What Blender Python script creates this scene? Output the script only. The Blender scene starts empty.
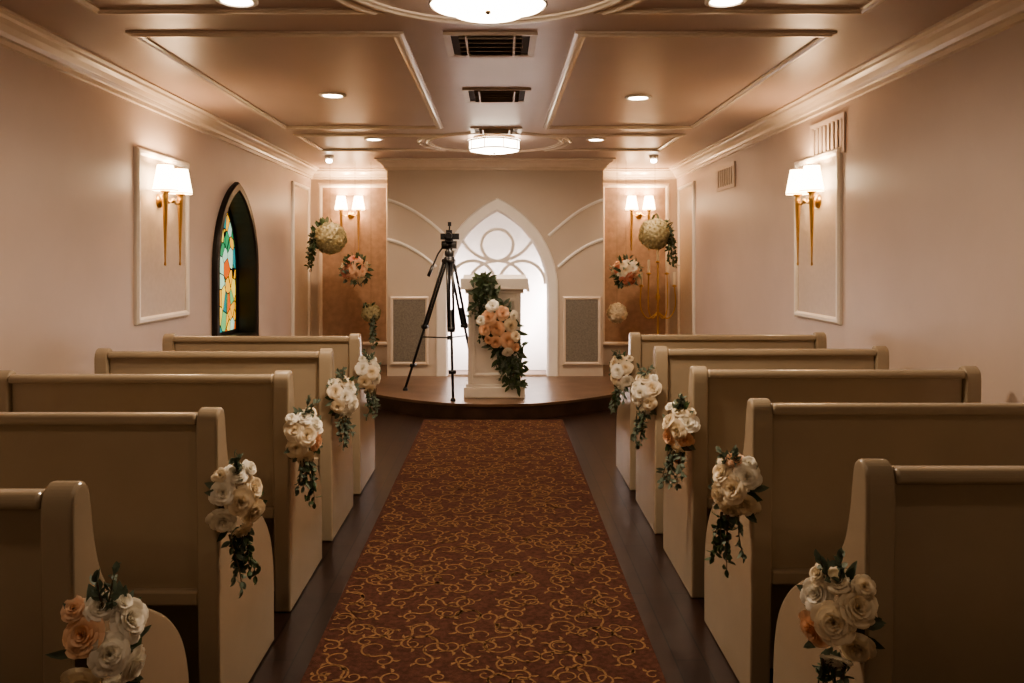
import bpy, math, random
from mathutils import Vector, Matrix
R=random.Random(7)
pi=math.pi
# ---------------------------------------------------------------- materials
def mat(name,col,rough=.5,metal=0,emit=None,es=0,noise=0,nscale=8,bump=0,bscale=60,spec=.5,sss=0,coat=0):
    m=bpy.data.materials.new(name); m.use_nodes=True
    nt=m.node_tree; b=nt.nodes['Principled BSDF']
    b.inputs['Base Color'].default_value=(*col,1); b.inputs['Roughness'].default_value=rough
    b.inputs['Metallic'].default_value=metal; b.inputs['Specular IOR Level'].default_value=spec
    b.inputs['Coat Weight'].default_value=coat
    if emit: b.inputs['Emission Color'].default_value=(*emit,1); b.inputs['Emission Strength'].default_value=es
    tc=nt.nodes.new('ShaderNodeTexCoord')
    csock=None
    if noise>0:
        n=nt.nodes.new('ShaderNodeTexNoise'); n.inputs['Scale'].default_value=nscale; n.inputs['Detail'].default_value=4
        nt.links.new(tc.outputs['Object'],n.inputs['Vector'])
        r=nt.nodes.new('ShaderNodeValToRGB')
        r.color_ramp.elements[0].position=.3; r.color_ramp.elements[1].position=.7
        r.color_ramp.elements[0].color=(*[c*(1-noise) for c in col],1)
        r.color_ramp.elements[1].color=(*[min(1,c*(1+noise)) for c in col],1)
        nt.links.new(n.outputs['Fac'],r.inputs['Fac']); nt.links.new(r.outputs['Color'],b.inputs['Base Color']); csock=r.outputs['Color']
    if bump>0:
        n=nt.nodes.new('ShaderNodeTexNoise'); n.inputs['Scale'].default_value=bscale
        nt.links.new(tc.outputs['Object'],n.inputs['Vector'])
        bp=nt.nodes.new('ShaderNodeBump'); bp.inputs['Strength'].default_value=bump; bp.inputs['Distance'].default_value=.01
        nt.links.new(n.outputs['Fac'],bp.inputs['Height']); nt.links.new(bp.outputs['Normal'],b.inputs['Normal'])
    if sss>0:   # thin translucent petals / leaves
        t=nt.nodes.new('ShaderNodeBsdfTranslucent'); t.inputs['Color'].default_value=(*col,1)
        if csock: nt.links.new(csock,t.inputs['Color'])
        mx=nt.nodes.new('ShaderNodeMixShader'); mx.inputs[0].default_value=sss
        out=nt.nodes['Material Output']
        nt.links.new(b.outputs[0],mx.inputs[1]); nt.links.new(t.outputs[0],mx.inputs[2]); nt.links.new(mx.outputs[0],out.inputs['Surface'])
    return m
M={}
M['wall']=mat('wall_paint',(.58,.485,.43),.42,noise=.04,nscale=2,bump=.05,bscale=25)
M['wall_b']=mat('altar_wall_paint',(.56,.48,.40),.45,noise=.03,nscale=2)
M['ceil']=mat('ceiling_paint',(.43,.325,.27),.36,noise=.04,nscale=2)
M['trim']=mat('trim_gloss',(.68,.58,.48),.25,noise=.03)
M['white']=mat('white_paint',(.82,.78,.72),.35,noise=.02)
M['pew']=mat('pew_gloss_paint',(.42,.345,.25),.22,noise=.06,nscale=3,bump=.06,bscale=9,coat=.3)
M['black']=mat('black_metal',(.012,.012,.013),.35,noise=.1)
M['blackw']=mat('black_wood',(.012,.009,.008),.4,noise=.1)
M['gold']=mat('brass',(.62,.40,.17),.28,1,noise=.08)
M['bronze']=mat('bronze_dark',(.10,.06,.03),.4,.8,noise=.1)
M['grille']=mat('grille_cloth',(.21,.19,.16),.8,noise=.2,nscale=60,bump=.3,bscale=200)
M['ventdark']=mat('vent_dark',(.05,.035,.03),.7,noise=.1)
M['ventm']=mat('vent_metal',(.45,.36,.28),.4,noise=.05)
M['shade']=mat('lamp_shade',(.9,.8,.62),.8,emit=(1,.74,.46),es=11,noise=.03)
M['diff']=mat('diffuser_glass',(.95,.9,.8),.4,emit=(1,.83,.64),es=10,noise=.01)
M['bulb']=mat('bulb',(1,.9,.8),.4,emit=(1,.82,.62),es=28)
M['niche']=mat('niche_wallpaper',(.40,.27,.19),.40,.15,noise=.16,nscale=14,bump=.15,bscale=30)
M['panel']=mat('panel_fabric',(.50,.42,.34),.38,.1,noise=.05,nscale=25,bump=.05,bscale=80)
M['cream']=mat('petal_cream',(.88,.78,.61),.6,noise=.05,nscale=20,sss=.25)
M['moss']=mat('petal_moss_cream',(.58,.52,.33),.7,noise=.2,nscale=40,sss=.2)
M['ivory']=mat('petal_ivory',(.92,.88,.78),.6,noise=.04,nscale=20,sss=.25)
M['peach']=mat('petal_peach',(.88,.61,.43),.6,noise=.08,nscale=20,sss=.25)
M['pink']=mat('petal_pink',(.75,.36,.27),.6,noise=.12,nscale=20,sss=.25)
M['leaf']=mat('leaf_green',(.055,.09,.038),.5,noise=.3,nscale=30,sss=.2)
M['euc']=mat('leaf_eucalyptus',(.15,.195,.145),.6,noise=.2,nscale=30,sss=.2)
M['stem']=mat('stem_brown',(.10,.07,.03),.7,noise=.2)
M['carpet']=mat('carpet_pile',(.080,.037,.027),.95,noise=.3,nscale=50,bump=.5,bscale=350,spec=.1)
M['scroll']=mat('carpet_scroll_yarn',(.205,.12,.066),.95,noise=.3,nscale=70,spec=.05)
M['wax']=mat('candle_wax',(.85,.78,.62),.5,noise=.03)
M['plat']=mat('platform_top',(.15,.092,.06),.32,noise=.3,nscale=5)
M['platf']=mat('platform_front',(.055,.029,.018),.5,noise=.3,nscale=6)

# floor planks
m=bpy.data.materials.new('dark_wood_floor'); m.use_nodes=True; nt=m.node_tree; b=nt.nodes['Principled BSDF']
tc=nt.nodes.new('ShaderNodeTexCoord'); mp=nt.nodes.new('ShaderNodeMapping'); mp.inputs['Rotation'].default_value=(0,0,pi/2)
br=nt.nodes.new('ShaderNodeTexBrick'); br.inputs['Scale'].default_value=1; br.inputs['Brick Width'].default_value=1.2; br.inputs['Row Height'].default_value=.11
br.inputs['Mortar Size'].default_value=.003
br.inputs['Color1'].default_value=(.026,.013,.009,1); br.inputs['Color2'].default_value=(.042,.021,.014,1); br.inputs['Mortar'].default_value=(.006,.003,.002,1)
nz=nt.nodes.new('ShaderNodeTexNoise'); nz.inputs['Scale'].default_value=8; mx=nt.nodes.new('ShaderNodeMixRGB'); mx.blend_type='MULTIPLY'; mx.inputs[0].default_value=.6
nt.links.new(tc.outputs['Object'],mp.inputs[0]); nt.links.new(mp.outputs[0],br.inputs['Vector']); nt.links.new(tc.outputs['Object'],nz.inputs['Vector'])
nt.links.new(br.outputs['Color'],mx.inputs[1]); nt.links.new(nz.outputs['Fac'],mx.inputs[2]); nt.links.new(mx.outputs[0],b.inputs['Base Color'])
b.inputs['Roughness'].default_value=.38; b.inputs['Specular IOR Level'].default_value=.25
M['floor']=m
# stained glass
m=bpy.data.materials.new('stained_glass'); m.use_nodes=True; nt=m.node_tree; b=nt.nodes['Principled BSDF']
tc=nt.nodes.new('ShaderNodeTexCoord')
mpg=nt.nodes.new('ShaderNodeMapping'); mpg.inputs['Scale'].default_value=(1,1.0,.8)
v=nt.nodes.new('ShaderNodeTexVoronoi'); v.inputs['Scale'].default_value=9
v2=nt.nodes.new('ShaderNodeTexVoronoi'); v2.feature='DISTANCE_TO_EDGE'; v2.inputs['Scale'].default_value=9
cr=nt.nodes.new('ShaderNodeValToRGB'); cr.color_ramp.interpolation='CONSTANT'
cols=[(0,(.20,.50,.20)),(.16,(.95,.50,.06)),(.34,(.06,.33,.14)),(.48,(.45,.75,.55)),(.62,(.90,.68,.12)),(.78,(.04,.26,.28)),(.9,(.70,.15,.03))]
el=cr.color_ramp.elements
el[0].position=0; el[0].color=(*cols[0][1],1); el[1].position=.9; el[1].color=(*cols[-1][1],1)
for p,c in cols[1:-1]:
    e=el.new(p); e.color=(*c,1)
sep=nt.nodes.new('ShaderNodeSeparateColor'); lt=nt.nodes.new('ShaderNodeMath'); lt.operation='GREATER_THAN'; lt.inputs[1].default_value=.035
mx=nt.nodes.new('ShaderNodeMixRGB'); mx.inputs[1].default_value=(.005,.005,.005,1)
nt.links.new(tc.outputs['Object'],mpg.inputs[0])
nt.links.new(mpg.outputs[0],v.inputs['Vector']); nt.links.new(mpg.outputs[0],v2.inputs['Vector'])
nt.links.new(v.outputs['Color'],sep.inputs[0]); nt.links.new(sep.outputs[0],cr.inputs[0])
nt.links.new(v2.outputs['Distance'],lt.inputs[0]); nt.links.new(lt.outputs[0],mx.inputs[0]); nt.links.new(cr.outputs[0],mx.inputs[2])
nt.links.new(mx.outputs[0],b.inputs['Base Color']); nt.links.new(mx.outputs[0],b.inputs['Emission Color']); b.inputs['Emission Strength'].default_value=.7  # glow put into the glass stands in for daylight behind the window
b.inputs['Roughness'].default_value=.15
M['glass']=m

# ---------------------------------------------------------------- mesh builder
class MB:
    def __init__(s): s.v=[];s.f=[];s.m=[];s.sm=[];s.mats=[]
    def mi(s,n):
        if n not in s.mats: s.mats.append(n)
        return s.mats.index(n)
    def add(s,vs,fs,mt,smooth=False):
        o=len(s.v); s.v+=[tuple(x) for x in vs]; k=s.mi(mt)
        for f in fs: s.f.append([o+i for i in f]); s.m.append(k); s.sm.append(smooth)
    def box(s,x0,x1,y0,y1,z0,z1,mt,T=None):
        vs=[Vector((x,y,z)) for x in(x0,x1) for y in(y0,y1) for z in(z0,z1)]
        if T is not None: vs=[T@p for p in vs]
        s.add(vs,[(0,1,3,2),(4,6,7,5),(0,4,5,1),(2,3,7,6),(0,2,6,4),(1,5,7,3)],mt)
    def extrude(s,pts,fn,a,b,mt,smooth=False):
        n=len(pts); vs=[fn(p[0],p[1],a) for p in pts]+[fn(p[0],p[1],b) for p in pts]
        s.add(vs,[tuple(range(n)),tuple(range(2*n-1,n-1,-1))]+[(i,n+i,n+(i+1)%n,(i+1)%n) for i in range(n)],mt)
    def lathe(s,prof,c,mt,seg=20,axis=None,rmod=None,smooth=True,cap=True):
        c=Vector(c); q=Matrix.Identity(3)
        if axis is not None: q=Vector((0,0,1)).rotation_difference(Vector(axis)).to_matrix()
        vs=[]
        for r,z in prof:
            for i in range(seg):
                a=2*pi*i/seg; rr=r*(rmod(a) if rmod else 1)
                vs.append(c+q@Vector((rr*math.cos(a),rr*math.sin(a),z)))
        fs=[(j*seg+i,j*seg+(i+1)%seg,(j+1)*seg+(i+1)%seg,(j+1)*seg+i) for j in range(len(prof)-1) for i in range(seg)]
        s.add(vs,fs,mt,smooth)
        if cap:
            n=len(prof)
            s.add(vs[:seg],[tuple(range(seg-1,-1,-1))],mt); s.add(vs[(n-1)*seg:],[tuple(range(seg))],mt)
    def tube(s,pts,rad,mt,seg=6):
        pts=[Vector(p) for p in pts]; n=len(pts)
        if not hasattr(rad,'__len__'): rad=[rad]*n
        vs=[];up=Vector((.13,.2,.97))
        for i,p in enumerate(pts):
            t=(pts[min(i+1,n-1)]-pts[max(i-1,0)]).normalized()
            a=t.cross(up)
            if a.length<.1: a=t.cross(Vector((1,0,0)))
            a.normalize(); b=t.cross(a)
            for k in range(seg):
                an=2*pi*k/seg; vs.append(p+(a*math.cos(an)+b*math.sin(an))*rad[i])
        fs=[(j*seg+i,j*seg+(i+1)%seg,(j+1)*seg+(i+1)%seg,(j+1)*seg+i) for j in range(n-1) for i in range(seg)]
        fs+= [tuple(range(seg-1,-1,-1)),tuple((n-1)*seg+i for i in range(seg))]
        s.add(vs,fs,mt,True)
    def sweep(s,path,n,prof,mt,closed=False,smooth=False):
        path=[Vector(p) for p in path]; n=Vector(n); N=len(path); K=len(prof); vs=[]
        for i,p in enumerate(path):
            a=path[(i-1)%N] if (closed or i>0) else None; c=path[(i+1)%N] if (closed or i<N-1) else None
            t1=(p-a).normalized() if a is not None else None; t2=(c-p).normalized() if c is not None else None
            if t1 is None:t1=t2
            if t2 is None:t2=t1
            t=(t1+t2).normalized(); sc=1/max(.25,t.dot(t2)); side=n.cross(t)*sc
            for u,v in prof: vs.append(p+side*u+n*v)
        fs=[]
        for j in range(N if closed else N-1):
            j2=(j+1)%N
            for i in range(K): fs.append((j*K+i,j*K+(i+1)%K,j2*K+(i+1)%K,j2*K+i))
        s.add(vs,fs,mt,smooth)
        if not closed: s.add(vs[:K],[tuple(range(K))],mt); s.add(vs[-K:],[tuple(range(K-1,-1,-1))],mt)
    def obj(s,name,bevel=0,bseg=2):
        me=bpy.data.meshes.new(name); me.from_pydata(s.v,[],s.f)
        for n in s.mats: me.materials.append(M[n])
        me.polygons.foreach_set('material_index',s.m); me.polygons.foreach_set('use_smooth',s.sm); me.update()
        import bmesh
        bm=bmesh.new(); bm.from_mesh(me); bmesh.ops.recalc_face_normals(bm,faces=bm.faces); bm.to_mesh(me); bm.free()
        o=bpy.data.objects.new(name,me); bpy.context.collection.objects.link(o)
        if bevel:
            md=o.modifiers.new('bevel','BEVEL'); md.width=bevel; md.segments=bseg; md.limit_method='ANGLE'; md.angle_limit=math.radians(38)
        return o
def arch(a,z0,zs,za,n=14,c=0):
    h=za-zs; Rr=(a*a+h*h)/(2*a); th=math.acos((Rr-a)/Rr); L=[(c-a,z0)]
    for i in range(n+1):
        t=pi-th*i/n; L.append((c-a+Rr+Rr*math.cos(t),zs+Rr*math.sin(t)))
    Rt=[(2*c-x,z) for x,z in reversed(L[:-1])]
    return L+Rt
def catmull(pts,k=5):
    out=[]; P=[pts[0]]+list(pts)+[pts[-1]]
    for i in range(1,len(P)-2):
        for j in range(k):
            t=j/k; r=[]
            for d in range(len(pts[0])):
                a,b,c,e=P[i-1][d],P[i][d],P[i+1][d],P[i+2][d]
                r.append(.5*(2*b+(c-a)*t+(2*a-5*b+4*c-e)*t*t+(3*b-a-3*c+e)*t**3))
            out.append(tuple(r))
    out.append(tuple(pts[-1])); return out
def wall_arch(mb,al,u0,u1,z0,z1,fn,mt):
    def quad(a,b,c,d):
        mb.add([fn(*a),fn(*b),fn(*c),fn(*d)],[(0,1,2,3)],mt)
    n=len(al)//2; ap=al[n]
    for i in range(n):
        (xa,za),(xb,zb)=al[i],al[i+1]
        quad((u0,za),(xa,za),(xb,zb),(u0,zb))
        (xa,za),(xb,zb)=al[-1-i],al[-2-i]
        quad((u1,za),(xa,za),(xb,zb),(u1,zb))
    quad((u0,ap[1]),(u1,ap[1]),(u1,z1),(u0,z1))
    if al[0][1]>z0+.001: quad((u0,z0),(u1,z0),(u1,al[0][1]),(u0,al[0][1]))
# ---------------------------------------------------------------- dimensions
XL,XR=-2.42,2.29; HC=2.67; YB=-2.6; YN=10.3; YC=9.3; CL,CR=-1.30,1.21
b=MB(); b.box(XL-.15,XR+.15,YB-.15,YN+.15,-.1,0,'floor'); b.obj('floor')
b=MB(); b.box(XL-.15,XR+.15,YB-.15,YN+.15,HC,HC+.1,'ceil'); b.obj('ceiling')
WY,WA,WZ0,WZS,WZA=7.33,.52,.78,1.42,2.14
b=MB(); al=arch(WA,WZ0,WZS,WZA,c=WY)
wall_arch(b,al,YB-.1,YN+.1,0,HC,lambda u,z:Vector((XL,u,z)),'wall'); b.obj('wall_left')
b=MB(); b.box(XR,XR+.12,YB-.1,YN+.1,0,HC,'wall'); b.obj('wall_right')
b=MB(); b.box(XL,XR,YB-.12,YB,0,HC,'wall'); b.obj('wall_rear')
b=MB(); b.box(XL,XR,YN,YN+.12,0,HC,'wall_b'); b.obj('wall_back')
ACX=-.02; IN=arch(.585,.17,1.13,2.06,c=ACX)
b=MB(); wall_arch(b,IN,CL,CR,0,HC,lambda u,z:Vector((u,YC,z)),'wall_b')
b.add([(CL,YC,0),(CL,YN,0),(CL,YN,HC),(CL,YC,HC)],[(0,1,2,3)],'wall_b')
b.add([(CR,YC,0),(CR,YN,0),(CR,YN,HC),(CR,YC,HC)],[(0,1,2,3)],'wall_b')
Y2=YC+.006
b.box(-.80,.76,9.80,9.83,.152,2.3,'white'); b.box(-.80,-.78,Y2,9.80,.152,2.3,'white'); b.box(.74,.76,Y2,9.80,.152,2.3,'white'); b.box(-.80,.76,Y2,9.80,2.3,2.32,'white')
b.obj('wall_altar')
b=MB()
mid=arch(.645,.152,1.13,2.15,c=ACX)
P3=lambda pts,y:[(x,y,z) for x,z in pts]
b.sweep(P3(mid,YC),(0,-1,0),[(-.07,-.06),(-.07,.02),(-.05,.035),(.05,.035),(.065,.02),(.065,-.02)],'white')
tr=[(-.018,0),(-.018,.035),(.018,.035),(.018,0)]
def circ(cx,cz,r,a0=0,a1=2*pi,n=36): return [(cx+r*math.cos(a0+(a1-a0)*i/n),cz+r*math.sin(a0+(a1-a0)*i/n)) for i in range(n+1)]
b.sweep(P3(circ(ACX,1.675,.185)[:-1],YC+.05),(0,-1,0),tr,'white',closed=True)
for sx in(-1,1):
    b.sweep(P3(circ(ACX+sx*.29,1.22,.27,0,pi,24),YC+.052),(0,-1,0),tr,'white')
b.sweep(P3(circ(ACX,1.13,.36,.0,pi,24),YC+.056),(0,-1,0),tr,'white')
def bez(p0,p1,p2,n=16): return [tuple((1-t)**2*a+2*t*(1-t)*c+t*t*d for a,c,d in zip(p0,p1,p2)) for t in [i/n for i in range(n+1)]]
for sg in(-1,1):
    b.sweep(P3(bez((ACX+sg*.0,1.49),(ACX+sg*.27,1.50),(ACX+sg*.40,1.72)),YC+.058),(0,-1,0),tr,'white')
bt=[(-.018,0),(-.018,.015),(0,.022),(.018,.015),(.018,0)]
for e,sg in((CL,-1),(CR,1)):
    b.sweep(P3(bez((e,2.20),(ACX+sg*.95,2.12),(ACX+sg*.60,1.78)),YC),(0,-1,0),bt,'white')
    b.sweep(P3(bez((e,1.74),(ACX+sg*.98,1.68),(ACX+sg*.71,1.42)),YC),(0,-1,0),bt,'white')
b.obj('trim_altar_arch')
b=MB()
per=[(XL,YB),(XL,YN),(CL,YN),(CL,YC),(CR,YC),(CR,YN),(XR,YN),(XR,YB)]
cp=[(0,0),(.13,0),(.13,.012),(.105,.02),(.10,.035),(.07,.05),(.045,.075),(.035,.095),(.02,.10),(.018,.125),(0,.13)]
b.sweep([(x,y,HC) for x,y in per],(0,0,-1),cp,'trim',closed=True); b.obj('trim_crown')
for nm,x0,x1 in(('left',XL,XL+.018),('right',XR-.018,XR)):
    b=MB(); b.box(x0,x1,YB,8.9,0,.13,'trim'); b.obj('baseboard_'+nm,.004)
b=MB(); mo=[(-.03,0),(-.03,.01),(-.015,.014),(-.008,.022),(.008,.022),(.015,.014),(.03,.01),(.03,0)]
def cm(pts,closed=True): b.sweep([(x,y,HC) for x,y in pts],(0,0,-1),mo,'trim',closed=closed)
cx=-.045
def rect(x0,x1,y0,y1): return [(x0,y0),(x1,y0),(x1,y1),(x0,y1)]
cm(rect(-1.88,-.52,4.12,7.02)); cm(rect(.42,1.70,4.12,7.02))
cm(rect(-1.88,-.52,-.3,2.4)); cm(rect(.42,1.70,-.3,2.4))
for yc,hh in((3.25,.49),(7.95,.50)):
    RR=.66
    cm([(cx+RR*math.cos(t),yc+RR*math.sin(t)) for t in [2*pi*i/48 for i in range(48)]])
    RR=.74; a=math.asin(hh/RR)
    for sg,ex in((-1,-1.88),(1,1.70)):
        arc=[(cx+sg*RR*math.cos(-a+2*a*i/16),yc+RR*math.sin(-a+2*a*i/16)) for i in range(17)]
        cm([(ex,yc-hh)]+arc+[(ex,yc+hh)])
b.obj('trim_ceiling')
def panel(name,x,y0,y1,z0,z1,sg):
    b=MB(); b.box(min(x,x+sg*.012),max(x,x+sg*.012),y0,y1,z0,z1,'panel')
    pth=[(x,y0,z0),(x,y1,z0),(x,y1,z1),(x,y0,z1)]
    b.sweep(pth,(sg,0,0),[(-.024,0),(-.024,.018),(-.01,.03),(.01,.03),(.024,.018),(.024,0)],'white',closed=True)
    return b.obj(name)
panel('wall_panel_frame',XL,5.33,6.17,1.09,2.23,1); panel('wall_panel_frame',XR,5.36,6.12,1.09,2.23,-1)
panel('wall_panel_frame',XL,9.35,10.1,.5,2.4,1); panel('wall_panel_frame',XR,9.35,10.1,.5,2.4,-1)
for x0,x1 in((-2.30,-1.42),(1.33,2.17)):
    b=MB(); b.box(x0,x1,YN-.012,YN-.001,.42,2.46,'niche')
    b.sweep([(x0,YN,.42),(x1,YN,.42),(x1,YN,2.46),(x0,YN,2.46)],(0,-1,0),[(-.03,0),(-.03,.02),(-.01,.035),(.01,.035),(.03,.02),(.03,0)],'trim',closed=True)
    b.obj('wall_panel_frame')
b=MB(); al=arch(WA,WZ0,WZS,WZA,c=WY)
pth=[(XL,u,z) for u,z in al]
b.sweep(pth,(1,0,0),[(-.01,-.2),(-.01,.03),(.0,.045),(.06,.045),(.07,.03),(.07,0),(.012,0),(.012,-.2)],'blackw',closed=True)
b.sweep(pth,(1,0,0),[(-.05,-.19),(-.05,-.14),(.01,-.14),(.01,-.19)],'blackw',closed=True)
b.add([(XL-.15,u,z) for u,z in al],[tuple(range(len(al)))],'glass')
b.obj('window_1')
# ---------------------------------------------------------------- platform
b=MB(); pts=[]
for i in range(41):
    x=XL+.01+(XR-XL-.02)*i/40; pts.append((x,7.5+.40*(x+.05)**2))
pts=[(x,min(y,9.6)) for x,y in pts]
poly=pts+[(XR-.01,YN-.01),(CR+.01,YN-.01),(CR+.01,YC+.0),(.735,YC),(.735,9.79),(-.775,9.79),(-.775,YC),(CL-.01,YC),(CL-.01,YN-.01),(XL+.01,YN-.01)]
b.extrude(poly,lambda x,y,z:Vector((x,y,z)),.0,.125,'platf')
poly2=[(x,y-.02) for x,y in pts]+poly[41:]
b.extrude(poly2,lambda x,y,z:Vector((x,y,z)),.125,.15,'plat')
b.obj('altar_platform')
# ---------------------------------------------------------------- carpet
b=MB(); CX0,CX1=-.70,.59; b.box(CX0,CX1,-2.2,7.46,.001,.012,'carpet')
ZC=.0135
def ribbon(pts,w0,w1):
    n=len(pts); vs=[]
    for i,(x,y) in enumerate(pts):
        a=pts[max(i-1,0)];c=pts[min(i+1,n-1)]; dx,dy=c[0]-a[0],c[1]-a[1]; l=math.hypot(dx,dy) or 1
        t=i/(n-1); w=w0+(w1-w0)*abs(2*t-1)
        vs+=[(x-dy/l*w,y+dx/l*w,ZC),(x+dy/l*w,y-dx/l*w,ZC)]
    fs=[]
    for i in range(n-1):
        if all(CX0+.01<p[0]<CX1-.01 and -2.1<p[1]<7.44 for p in vs[2*i:2*i+4]): fs.append((2*i,2*i+1,2*i+3,2*i+2))
    b.add(vs,fs,'scroll')
def scroll(x,y,ang,s,ch):
    P=[]
    for i in range(22):
        t=i/21; th=t*3.3*pi*.72; r=s*(1-.80*t); P.append((r*math.cos(th),r*math.sin(th)))
    Q=[]
    for i in range(1,22):
        t=i/21; th=pi-t*1.75*pi; r=s*1.35*(1-.70*t*t); Q.append((s+s*1.35+r*math.cos(th),r*math.sin(th)*-1))
    pts=list(reversed(P))+Q
    ca,sa=math.cos(ang),math.sin(ang)
    tf=lambda p:(x+ca*p[0]-sa*p[1]*ch,y+sa*p[0]+ca*p[1]*ch)
    ribbon([tf(p) for p in pts],.0050,.0022)
    for th,rr in((.6,1),(1.9,.85),(3.3,.7),(-.6,1.5)):
        bx,by=rr*s*math.cos(th),rr*s*math.sin(th); d=th+.9; l=s*.7
        L=[(bx+l*t*math.cos(d-.9*t),by+l*t*math.sin(d-.9*t)) for t in [0,.25,.5,.75,1]]
        ribbon([tf(p) for p in L],.0075,.0008)
y=.6
row=0
while y<7.45:
    x=CX0+.04+(row%2)*.075
    while x<CX1:
        scroll(x+R.uniform(-.022,.022),y+R.uniform(-.022,.022),R.uniform(0,2*pi),R.uniform(.036,.053),R.choice((-1,1)))
        x+=.150
    y+=.125; row+=1
b.obj('aisle_carpet')
# ---------------------------------------------------------------- pews
XA,XB=-.885,.85
def pew(xa,xb,D):
    x0,x1=min(xa,xb),max(xa,xb); b=MB()
    top=catmull([(0,.90),(0,.98),(.010,1.013),(.038,1.030),(.066,1.016),(.08,.97),(.095,.89),(.13,.80),(.20,.72),(.30,.655),(.40,.60),(.50,.53),(.58,.44),(.625,.33),(.64,.20)],4)
    prof=[(.03,0),(.012,.45)]+top+[(.64,.0)]
    for xx in(x0,x1-.07):
        b.extrude(prof,lambda u,v,w:Vector((w,D+u,v)),xx,xx+.07,'pew')
    X0,X1=x0+.07,x1-.07
    bk=[(.045,.42),(.02,.99),(.05,.99),(.078,.42)]
    b.extrude(bk,lambda u,v,w:Vector((w,D+u,v)),X0,X1,'pew')
    cap=[(.0,.978),(-.004,1.0),(.006,1.015),(.045,1.015),(.062,1.0),(.06,.978)]
    b.extrude(cap,lambda u,v,w:Vector((w,D+u,v)),X0,X1,'pew')
    b.box(X0,X1,D+.022,D+.06,.40,.45,'pew')
    b.box(X0,X1,D+.06,D+.52,.40,.44,'pew')
    b.box(X0,X1,D+.48,D+.51,.32,.40,'pew')
    b.box(X0,X1,D+.25,D+.28,.0,.40,'pew')
    return b.obj('church_pew',.010,3)
LD=[1.66+.855*i for i in range(5)]; RD=[1.85+.83*i for i in range(5)]
for d in LD: pew(XA,-2.14,d)
for d in RD: pew(XB,2.12,d)
pew(XA,-2.14,.80); pew(XB,2.12,1.02)
# ---------------------------------------------------------------- flowers
def frame(axis,spin=0):
    q=Vector((0,0,1)).rotation_difference(Vector(axis).normalized()).to_matrix()
    return q@Matrix.Rotation(spin,3,'Z')
def rose(mb,c,axis,r,mt,full=True,rr=R):
    c=Vector(c); Q=frame(axis,rr.uniform(0,6))
    lay=[(.18,.74,3,.02),(.32,.76,4,.04),(.48,.72,5,.08),(.64,.64,5,.14),(.80,.50,6,.20),(.92,.32,7,.26)] if full else [(.3,.75,3,.03),(.6,.65,4,.12),(.9,.4,5,.25)]
    nu,nv=(4,4) if full else (2,3)
    for li,(rl,hl,n,cu) in enumerate(lay):
        hw=pi/n*1.45
        for k in range(n):
            ph=2*pi*k/n+li*.7+rr.uniform(-.1,.1); j=rr.uniform(.88,1.10); vs=[]
            for a in range(nv+1):
                v=a/nv
                for e in range(nu+1):
                    u=-1+2*e/nu
                    wid=hw*(.35+.65*math.sin(min(1,v*1.25)*pi/2))
                    th=ph+u*wid*(1-.15*v)
                    rad=(rl*(v**.55)+cu*v**3*(1-.5*u*u)+.03*u)*r*j
                    z=(hl*(v-.15*v**4)-(.12*u*u*v)-cu*.6*v**4)*r*j-.25*r
                    vs.append(c+Q@Vector((rad*math.cos(th),rad*math.sin(th),z)))
            w=nu+1
            mb.add(vs,[(a*w+e,a*w+e+1,(a+1)*w+e+1,(a+1)*w+e) for a in range(nv) for e in range(nu)],mt,True)
def leaf(mb,p,d,nrm,l,w,mt):
    p=Vector(p); d=Vector(d).normalized(); s=d.cross(Vector(nrm))
    if s.length<.05: s=d.cross(Vector((.3,.5,.8)))
    s.normalize(); n=s.cross(d)
    vs=[p]
    for t,ww in((.3,.8),(.6,1),(.85,.55)):
        q=p+d*l*t-n*l*.25*t*t
        vs+=[q-s*w*.5*ww+n*w*.14,q,q+s*w*.5*ww+n*w*.14]
    vs.append(p+d*l-n*l*.28)
    mb.add(vs,[(0,2,1),(0,3,2),(1,2,5,4),(2,3,6,5),(4,5,8,7),(5,6,9,8),(7,8,10),(8,9,10)],mt,True)
def rv(rr,a=1): return Vector((rr.gauss(0,a),rr.gauss(0,a),rr.gauss(0,a)))
def sprig(mb,p,d,L,mt,ls,rr,droop=.6,lw=.55):
    p=Vector(p); d=Vector(d).normalized(); pts=[p.copy()]; n=8
    for i in range(n):
        d=(d+Vector((0,0,-droop/n))+rv(rr,.06)).normalized(); p=p+d*L/n; pts.append(p.copy())
        for k in(-1,1):
            dd=(d*.6+rv(rr,.5)).normalized(); leaf(mb,p,dd,rv(rr),ls*rr.uniform(.7,1.2),ls*lw,mt)
    mb.tube(pts,[.003*(1-.6*i/n) for i in range(n+1)],'stem',4)
    leaf(mb,p,d,rv(rr),ls,ls*lw,mt)
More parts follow.
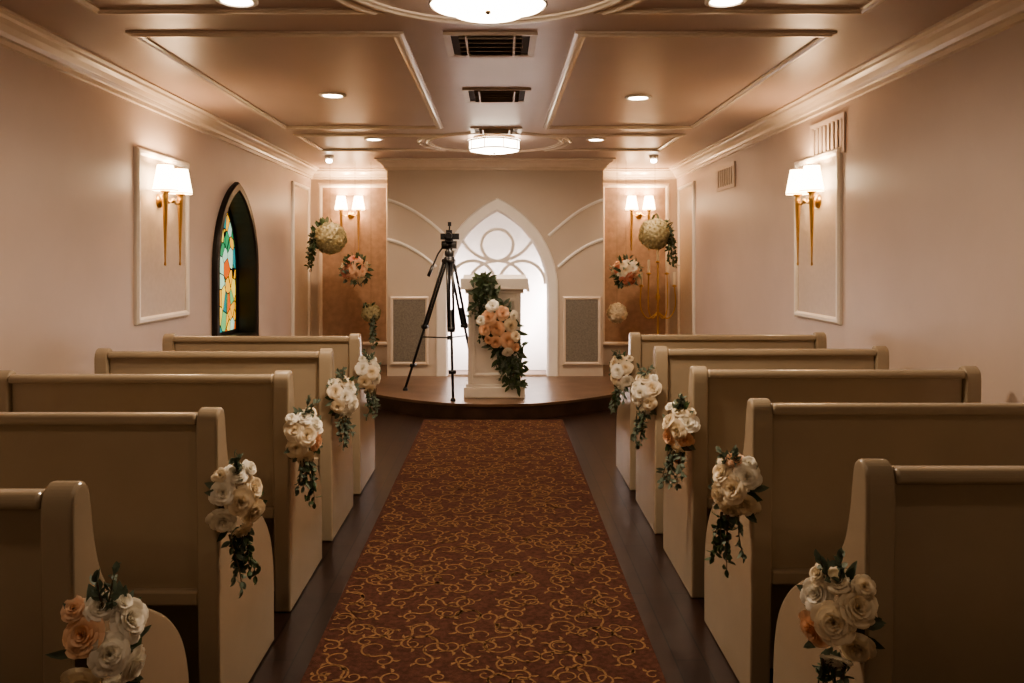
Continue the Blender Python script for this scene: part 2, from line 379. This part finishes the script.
def bouquet(sg,D,seed,cols,S=1.0,z=.76):
    """cluster tied to the aisle corner of the pew end, facing diagonally to the aisle and the entrance"""
    rr=random.Random(seed); xa=XA if sg>0 else XB
    b=MB(); c=Vector((xa+sg*.062,D+.01,z))
    F=Vector((sg*.62,-.78,.1)).normalized(); L=Vector((sg*.78,.62,0))
    b.box(min(xa,xa+sg*.04),max(xa,xa+sg*.04),D+.01,D+.05,z-.09,z+.05,'stem')
    b.tube([(xa+sg*.02,D+.03,z),c],.012,'stem',6)
    pos=[(.0,.01,1.05),(-.056,.052,1),(.054,.058,.95),(-.050,-.050,.95),(.058,-.036,.95),(-.005,.108,.8),(.008,-.10,.85),(.050,.112,.6),(-.06,.11,.55),(.03,-.15,.6)]
    for i,(dl,dz,k) in enumerate(pos):
        dl+=rr.uniform(-.008,.008); dz+=rr.uniform(-.012,.012)
        ax=F+L*dl*9+Vector((0,0,dz*8))+rv(rr,.15)
        dep=.035-.4*math.hypot(dl,dz)+rr.uniform(-.006,.010)
        rose(b,c+F*dep+L*dl*S+Vector((0,0,dz*S)),ax,.046*k*rr.uniform(.9,1.1)*S,cols[i%len(cols)],rr=rr)
    for i in range(28):
        a=rr.uniform(0,2*pi); o=L*math.cos(a)+Vector((0,0,math.sin(a)))
        p=c-F*.015+L*math.cos(a)*.045*S+Vector((0,0,math.sin(a)*.085*S))
        if o.dot(L)<-.3 and rr.random()<.5: continue
        leaf(b,p,o+F*.1+rv(rr,.2),F,rr.uniform(.05,.085)*S,rr.uniform(.022,.034)*S,rr.choice(['leaf','euc','euc']))
    for i in range(6):
        sprig(b,c+L*rr.uniform(-.03,.05)+Vector((0,0,-.09)),L*rr.uniform(-.15,.4)+F*.1+Vector((0,0,-1)),rr.uniform(.08,.19),rr.choice(['leaf','euc','euc']),.030,rr,.4)
    for i in range(2):
        sprig(b,c+Vector((0,0,.07)),L*rr.uniform(-.3,.6)+Vector((0,0,1)),rr.uniform(.05,.09),'euc',.028,rr,.5)
    b.obj('pew_bouquet')
pal=[['ivory','peach','ivory','cream','ivory','ivory','ivory'],['cream','ivory','cream','ivory'],['cream','cream','ivory','cream','peach','ivory'],['ivory','cream'],['cream','ivory','ivory']]
zl=[.68,.73,.75,.765,.77]; zr=[.66,.735,.75,.765,.77]
for i,d in enumerate(LD): bouquet(1,d,10+i,pal[i],z=zl[i],S=.87)
pr=[['cream','cream','ivory','cream','peach','cream','ivory'],['cream','ivory','cream','cream','cream','peach','cream'],['cream','ivory','cream','peach','peach','cream'],['ivory','cream'],['ivory','cream','cream']]
for i,d in enumerate(RD): bouquet(-1,d,30+i,pr[i],z=zr[i],S=.87)
def ball(c,r,mt,n,seed,name,green=False,cols=None,lv=34):
    rr=random.Random(seed); b=MB(); c=Vector(c)
    b.lathe([(r*.8*math.sin(t),-r*.8*math.cos(t)) for t in [pi*(i+.02)/8.04 for i in range(9)]],c,mt if not cols else 'leaf',16)
    for i in range(n):
        z=1-2*(i+.5)/n; a=i*2.399963; q=math.sqrt(1-z*z); d=Vector((q*math.cos(a),q*math.sin(a),z))
        m_=rr.choice(cols) if cols else mt
        rose(b,c+d*r*rr.uniform(.84,.93),d+rv(rr,.15),r*2.0/math.sqrt(n)*rr.uniform(.95,1.25),m_,False,rr)
    if cols:
        for i in range(lv):
            d=rv(rr).normalized(); leaf(b,c+d*r*.7,d+rv(rr,.4),rv(rr),r*.65,r*.26,rr.choice(['leaf','euc','leaf']))
    b.tube([c+Vector((0,0,r*.7)),Vector((c.x,c.y,HC-.001))],.0015,'bronze',5)
    if green:
        for i in range(12):
            d=rv(rr).normalized(); d.z=abs(d.z)+.5; d.x+=green*.8; leaf(b,c+d.normalized()*r*.8,d+rv(rr,.4),rv(rr),r*.5,r*.24,rr.choice(['leaf','euc','leaf']))
        for i in range(12):
            sprig(b,c+Vector((green*r*rr.uniform(.6,.95),-.05,r*rr.uniform(.2,.6))),(green*rr.uniform(.0,.35),rr.uniform(-.4,.1),-rr.uniform(.5,1)),rr.uniform(.15,.48),rr.choice(['leaf','leaf','euc']),.05,rr,1.4)
    b.obj(name)
D0=9.5
def px(x,y,D): return ((x-499)*D/800,D,1.5+(260-y)*D/800)
ball(px(330,238,D0),.205,'moss',130,1,'hanging_flower_ball',green=-1)
ball(px(355,270,D0-.1),.165,'peach',34,2,'hanging_flower_cluster',cols=['cream','peach','pink','cream','peach'],lv=70)
ball(px(371,313,D0),.12,'moss',60,3,'hanging_flower_ball',green=.3)
ball(px(655,234,D0-.1),.20,'moss',130,4,'hanging_flower_ball',green=1)
ball(px(626,272,D0-.1),.165,'peach',34,5,'hanging_flower_cluster',cols=['cream','peach','cream','ivory','pink'],lv=60)
ball(px(617,313,D0),.125,'cream',60,6,'hanging_flower_ball')
# ---------------------------------------------------------------- sconces
LIGHTS=[]
def sconce(c,nrm,along,sep=.13,E=9):
    c=Vector(c);nrm=Vector(nrm);al_=Vector(along); b=MB()
    b.lathe([(.05,0),(.05,.012),(.035,.022),(.012,.03)],c,'gold',20,axis=nrm)
    hub=c+nrm*.10
    b.tube([c+nrm*.01,hub],.009,'gold',8)
    b.tube([hub-al_*sep,hub-al_*sep*.5+Vector((0,0,-.02)),hub,hub+al_*sep*.5+Vector((0,0,-.02)),hub+al_*sep],.008,'gold',8)
    b.lathe([(.002,-.02),(.018,-.01),(.02,0),(.018,.01),(.002,.02)],hub,'gold',12)
    for k in(-1,1):
        p=hub+al_*sep*k
        b.lathe([(.003,-.46),(.009,-.45),(.005,-.43),(.012,-.2),(.02,0),(.024,.02),(.018,.035),(.03,.05),(.034,.06),(.012,.065),(.011,.10)],p,'gold',14)
        b.lathe([(.084,.06),(.052,.24),(.049,.24),(.081,.06),(.084,.06)],p,'shade',24,cap=False)
        b.lathe([(.085,.058),(.085,.064)],p,'gold',24,cap=False); b.lathe([(.053,.236),(.053,.242)],p,'gold',24,cap=False)
        b.lathe([(.010,.10),(.022,.13),(.024,.15),(.015,.175),(.003,.185)],p,'bulb',12)
        l=bpy.data.lights.new('sconce_bulb','POINT'); l.energy=E; l.color=(1,.66,.40); l.shadow_soft_size=.03
        lo=bpy.data.objects.new('sconce_bulb_light',l); lo.location=p+Vector((0,0,.215)); bpy.context.collection.objects.link(lo); LIGHTS.append(lo)
    o=b.obj('wall_sconce')
    for lo in LIGHTS[-2:]: lo.parent=o
sconce((XL+.013,5.66,1.92),(1,0,0),(0,1,0),E=7)
sconce((XR-.013,5.70,1.92),(-1,0,0),(0,1,0),E=7)
sconce((-1.90,YN-.013,2.08),(0,-1,0),(1,0,0),.11,E=14)
sconce((1.80,YN-.013,2.08),(0,-1,0),(1,0,0),.11,E=14)
# ---------------------------------------------------------------- ceiling lights
def spot(loc,E,ang=150,name='downlight_beam',col=(1,.73,.51),par=None,dirv=None,blend=1,size=.05):
    l=bpy.data.lights.new(name,'SPOT'); l.energy=E; l.color=col; l.spot_size=math.radians(ang); l.spot_blend=blend; l.shadow_soft_size=size
    o=bpy.data.objects.new(name,l); o.location=loc; bpy.context.collection.objects.link(o)
    if dirv: o.rotation_euler=Vector(dirv).to_track_quat('-Z','Y').to_euler()
    if par: o.parent=par
    return o
def down(x,y,E):
    b=MB(); b.lathe([(.095,0),(.095,-.006),(.075,-.012),(.068,-.004),(.068,0)],(x,y,HC),'white',28,cap=False)
    b.lathe([(.069,-.003),(.03,-.005),(.001,-.005)],(x,y,HC),'bulb',28,cap=False)
    o=b.obj('recessed_downlight'); spot((x,y,HC-.03),E,par=o)
for x,y,E in((-1.18,5.67,36),(1.00,5.75,32),(-1.21,7.73,34),(.94,7.75,34),(-1.18,3.6,34),(1.02,3.6,21),(-1.18,1.2,13),(1.02,1.2,6),(-1.18,-1,4),(1.02,-1,2.5)): down(x,y,E)  # last two pairs in the list are out of view, added as fill light
def eyeball(x,y,E,tgt):
    b=MB(); b.lathe([(.05,0),(.05,-.02),(.03,-.05),(.02,-.05)],(x,y,HC),'white',20)
    b.lathe([(.002,-.085),(.025,-.08),(.036,-.062),(.03,-.045)],(x,y,HC),'bulb',16)
    o=b.obj('ceiling_spotlight'); spot((x,y,HC-.10),E,110,par=o,dirv=Vector(tgt)-Vector((x,y,HC-.1)),size=.03)
eyeball(-1.90,8.95,40,(-1.8,10.2,1.3)); eyeball(1.73,8.95,40,(1.75,10.2,1.3))
def flush(x,y,E):
    rm=lambda a:.92+.14*abs(math.cos(2*a))**.8
    b=MB()
    b.lathe([(.20,0),(.20,-.015),(.11,-.02),(.10,-.03)],(x,y,HC),'bronze',32)
    b.lathe([(.10,-.025),(.235,-.03)],(x,y,HC),'diff',64,rmod=rm,cap=False)
    b.lathe([(.228,-.03),(.238,-.036),(.228,-.044)],(x,y,HC),'bronze',64,rmod=rm,cap=False)
    b.lathe([(.224,-.035),(.224,-.12),(.215,-.132),(.17,-.142),(.10,-.148),(.004,-.150)],(x,y,HC),'diff',64,rmod=rm,cap=False)
    b.lathe([(.226,-.118),(.231,-.124),(.224,-.130)],(x,y,HC),'bronze',64,rmod=rm,cap=False)
    for k in range(8):
        a=pi*k/4+pi/8; r=.226*rm(a)+.002
        b.tube([(x+r*math.cos(a),y+r*math.sin(a),HC-.036),(x+r*math.cos(a),y+r*math.sin(a),HC-.124)],.004,'bronze',5)
    b.lathe([(.010,-.148),(.012,-.158),(.003,-.163)],(x,y,HC),'bronze',12)
    o=b.obj('flush_ceiling_light')
    l=bpy.data.lights.new('ceiling_lamp','AREA'); l.shape='DISK'; l.size=.3; l.energy=E; l.color=(1,.79,.59)
    lo=bpy.data.objects.new('ceiling_lamp_light',l); lo.location=(x,y,HC-.168); bpy.context.collection.objects.link(lo); lo.parent=o
flush(cx,3.28,26); flush(cx,7.62,16)
def vent(x,y,w,d):
    b=MB(); z=HC
    b.box(x-w/2,x+w/2,y-d/2,y+d/2,z-.006,z-.0005,'ventdark')
    b.sweep([(x-w/2,y-d/2,z),(x+w/2,y-d/2,z),(x+w/2,y+d/2,z),(x-w/2,y+d/2,z)],(0,0,-1),[(-.018,0),(-.018,.012),(.018,.016),(.018,0)],'ventm',closed=True)
    n=5
    for i in range(n):
        yy=y-d/2+d*(i+.5)/n
        T=Matrix.Translation((x,yy,z-.014))@Matrix.Rotation(.6,4,'X')
        b.box(-w/2+.06,w/2-.06,-.018,.018,-.001,.001,'ventm',T)
    for xx in(x-w*.28,x+w*.28): b.box(xx-.006,xx+.006,y-d/2,y+d/2,z-.024,z-.008,'ventm')
    b.obj('ceiling_vent')
vent(cx,4.33,.45,.42); vent(cx+.03,5.66,.43,.40); vent(cx+.02,7.18,.42,.26)
def wvent(y0,y1,z0,z1):
    b=MB(); b.box(XR-.006,XR-.0005,y0,y1,z0,z1,'ventdark')
    b.sweep([(XR,y0,z0),(XR,y1,z0),(XR,y1,z1),(XR,y0,z1)],(-1,0,0),[(-.018,0),(-.018,.01),(.018,.014),(.018,0)],'wall',closed=True)
    n=8
    for i in range(n):
        yy=y0+(y1-y0)*(i+.5)/n; hw=(y1-y0)/n*.27
        b.box(XR-.014,XR-.006,yy-hw,yy+hw,z0+.02,z1-.02,'wall')
    b.obj('wall_vent')
wvent(5.3,5.84,2.23,2.46); wvent(7.76,8.37,2.23,2.44)
for x0,x1 in((-1.245,-.835),(.755,1.165)):
    b=MB(); b.box(x0,x1,YC-.02,YC-.001,.30,1.06,'grille')
    b.sweep([(x0,YC,.30),(x1,YC,.30),(x1,YC,1.06),(x0,YC,1.06)],(0,-1,0),[(-.018,0),(-.018,.028),(0,.036),(.018,.028),(.018,0)],'trim',closed=True)
    b.obj('wall_grille')
# ---------------------------------------------------------------- pulpit
b=MB(); PX,PY=-.045,8.03; z=.151
b.box(PX-.30,PX+.30,PY-.20,PY+.20,z,z+.10,'white')
b.box(PX-.28,PX+.28,PY-.18,PY+.18,z+.10,z+.13,'white')
b.box(PX-.255,PX+.255,PY-.165,PY+.165,z+.13,z+1.04,'white')
b.box(PX-.285,PX+.285,PY-.19,PY+.19,z+1.02,z+1.06,'white')
b.extrude([(-.22,1.06),(.22,1.06),(.22,1.20),(-.22,1.12)],lambda u,v,w:Vector((PX+w,PY+u,z+v)),-.32,.32,'white')
b.box(PX-.33,PX+.33,PY-.24,PY-.215,z+1.06,z+1.17,'white')
b.sweep([(PX-.20,PY-.165,z+.22),(PX+.20,PY-.165,z+.22),(PX+.20,PY-.165,z+.95),(PX-.20,PY-.165,z+.95)],(0,-1,0),[(-.02,0),(-.02,.01),(0,.018),(.02,.01),(.02,0)],'white',closed=True)
for sx in(-1,1):
    b.box(PX+sx*.235-.025,PX+sx*.235+.025,PY-.18,PY-.16,z+.13,z+1.03,'white')
b.obj('pulpit',.006,2)
rr=random.Random(99); b=MB(); base=Vector((PX+.03,PY-.26,0))
path=catmull([(-.13,1.33),(-.12,1.15),(-.02,.95),(.05,.75),(.12,.55),(.17,.30)],6)
b.tube([(base.x+u,base.y,v) for u,v in path],.008,'stem',6)
b.tube([(base.x-.13,base.y,1.33),(base.x-.13,PY-.10,1.325)],.008,'stem',6)
for i,(u,v) in enumerate(path):
    w_=.05+.13*math.sin(pi*min(1,i/(len(path)-1)))
    for k in range(15):
        a=rr.uniform(0,2*pi); d=Vector((math.cos(a),-.35,math.sin(a)-.35)); leaf(b,(base.x+u+rr.uniform(-w_,w_),base.y+.01,v+rr.uniform(-.03,.03)),d+rv(rr,.2),(0,-1,.2),rr.uniform(.06,.11),rr.uniform(.026,.04),rr.choice(['leaf','euc','leaf']))
for k in range(30):
    u,v=rr.choice(path[:-6]); sprig(b,(base.x+u,base.y,v),(rr.uniform(-1,1),-.1,rr.uniform(-1.4,.1)),rr.uniform(.14,.26),rr.choice(['leaf','leaf','euc']),.042,rr,.9)
for u,v,r_ in((-.09,.95,.070),(.05,.99,.062),(-.01,.84,.075),(.13,.87,.062),(-.12,.83,.055),(.10,.73,.068),(-.02,.71,.055),(.18,.77,.05),(-.05,1.06,.055),(.10,.61,.05),(-.16,.92,.042),(.18,.66,.04),(-.09,.73,.04),(.16,.97,.045)):
    rose(b,(base.x+u,base.y-.085,v),Vector((u*2,-1,(v-.84)*2))+rv(rr,.2),r_,rr.choice(['cream','cream','ivory','ivory','peach']),rr=rr)
b.obj('pulpit_garland')
# ---------------------------------------------------------------- tripod with camera
b=MB(); ap=Vector((-.50,8.03,1.50)); zf=.151
feet=[Vector((-.97,8.28,zf)),Vector((-.44,7.66,zf)),Vector((-.24,8.50,zf))]
b.lathe([(.03,-.05),(.055,-.04),(.06,.0),(.05,.03),(.03,.04)],ap,'black',16)
b.tube([ap+Vector((0,0,-.55)),ap+Vector((0,0,.10))],.016,'black',8)
sp=Vector((ap.x,ap.y,.72))
for f in feet:
    d=(f-ap); o=d.cross(Vector((0,0,1))).normalized()*.026; st=ap+Vector((d.x,d.y,0)).normalized()*.045+Vector((0,0,-.01))
    mid_=st.lerp(f,.5)
    b.tube([st+o,mid_+o],.0135,'black',8); b.tube([st-o,mid_-o],.0135,'black',8)
    b.tube([st.lerp(f,.36),f+Vector((0,0,.02))],.0135,'black',8)
    for q,w in((st,.024),(mid_,.026),(st.lerp(f,.8),.020)):
        b.tube([q-o*1.35,q+o*1.35],w,'black',8)
    b.lathe([(.026,0),(.026,.012),(.012,.035)],f,'black',12)
    b.tube([sp,st.lerp(f,.58)],.007,'black',6)
b.lathe([(.02,-.02),(.02,.02)],sp,'black',10)
b.lathe([(.045,.04),(.047,.09),(.03,.10),(.03,.13)],ap,'black',16)
b.tube([ap+Vector((-.075,0,.15)),ap+Vector((.075,0,.15))],.04,'black',14)
b.box(ap.x-.04,ap.x+.04,ap.y-.07,ap.y+.07,ap.z+.18,ap.z+.205,'black')
b.tube([ap+Vector((-.05,.0,.15)),ap+Vector((-.11,-.03,.06)),ap+Vector((-.2,-.10,-.16))],[.009,.009,.009],'black',8)
b.tube([ap+Vector((-.16,-.07,-.06)),ap+Vector((-.2,-.10,-.16))],.017,'black',8)
b.box(ap.x-.085,ap.x+.10,ap.y-.04,ap.y+.04,ap.z+.205,ap.z+.265,'black'); b.box(ap.x-.03,ap.x+.03,ap.y-.035,ap.y+.03,ap.z+.265,ap.z+.30,'black')
b.lathe([(.034,0),(.036,.05),(.03,.09)],(ap.x,ap.y-.04,ap.z+.24),'black',16,axis=(0,-1,0))
b.tube([ap+Vector((.0,0,.29)),ap+Vector((0.005,0,.35))],.008,'black',6); b.box(ap.x-.012,ap.x+.022,ap.y-.03,ap.y+.03,ap.z+.34,ap.z+.38,'black')
b.obj('camera_tripod')
# ---------------------------------------------------------------- candelabra
b=MB(); bx,by=1.93,9.72; zz=.151
b.lathe([(.15,0),(.15,.015),(.10,.03),(.04,.06),(.02,.10),(.015,.3),(.028,.35),(.014,.4),(.012,.85),(.028,.9),(.012,.95),(.010,1.30)],(bx,by,zz),'gold',18)
for k,(dx,h) in enumerate(((-.20,1.05),(-.11,1.20),(0,1.34),(.11,1.20),(.20,1.05))):
    if dx: 
        pth=catmull([(bx,by,zz+.72),(bx+dx*.6,by,zz+.64),(bx+dx*1.05,by,zz+.78),(bx+dx,by,zz+h)],6); b.tube(pth,.008,'gold',7)
    b.lathe([(.01,-.01),(.032,0),(.034,.008),(.014,.012),(.014,.03)],(bx+dx,by,zz+h-.02),'gold',14)
    b.lathe([(.015,.01),(.015,.16),(.002,.165)],(bx+dx,by,zz+h-.01),'wax',10)
b.obj('floor_candelabra')
for xx,rz in((-.70,1),(.66,-1)):
    l=bpy.data.lights.new('arch_led','AREA'); l.shape='RECTANGLE'; l.size=.06; l.size_y=1.6; l.energy=27; l.color=(1,.88,.90)
    o=bpy.data.objects.new('arch_led_strip',l); o.location=(xx,9.42,1.15); o.rotation_euler=Vector((rz*.5,1,0)).to_track_quat('-Z','Z').to_euler()
    bpy.context.collection.objects.link(o)
w=bpy.data.worlds.new('world'); bpy.context.scene.world=w; w.use_nodes=True
w.node_tree.nodes['Background'].inputs[0].default_value=(.5,.6,.8,1); w.node_tree.nodes['Background'].inputs[1].default_value=.3
c=bpy.data.cameras.new('cam'); c.sensor_width=36; c.lens=800/1024*36; c.shift_x=13/1024; c.shift_y=-81.5/1024; c.clip_start=.05
co=bpy.data.objects.new('camera',c); co.location=(0,0,1.5); co.rotation_euler=(pi/2,0,0); bpy.context.collection.objects.link(co); bpy.context.scene.camera=co
sc=bpy.context.scene
sc.view_settings.view_transform='AgX'
try: sc.view_settings.look='AgX - Medium High Contrast'
except Exception as e: print(e)
sc.view_settings.exposure=.36
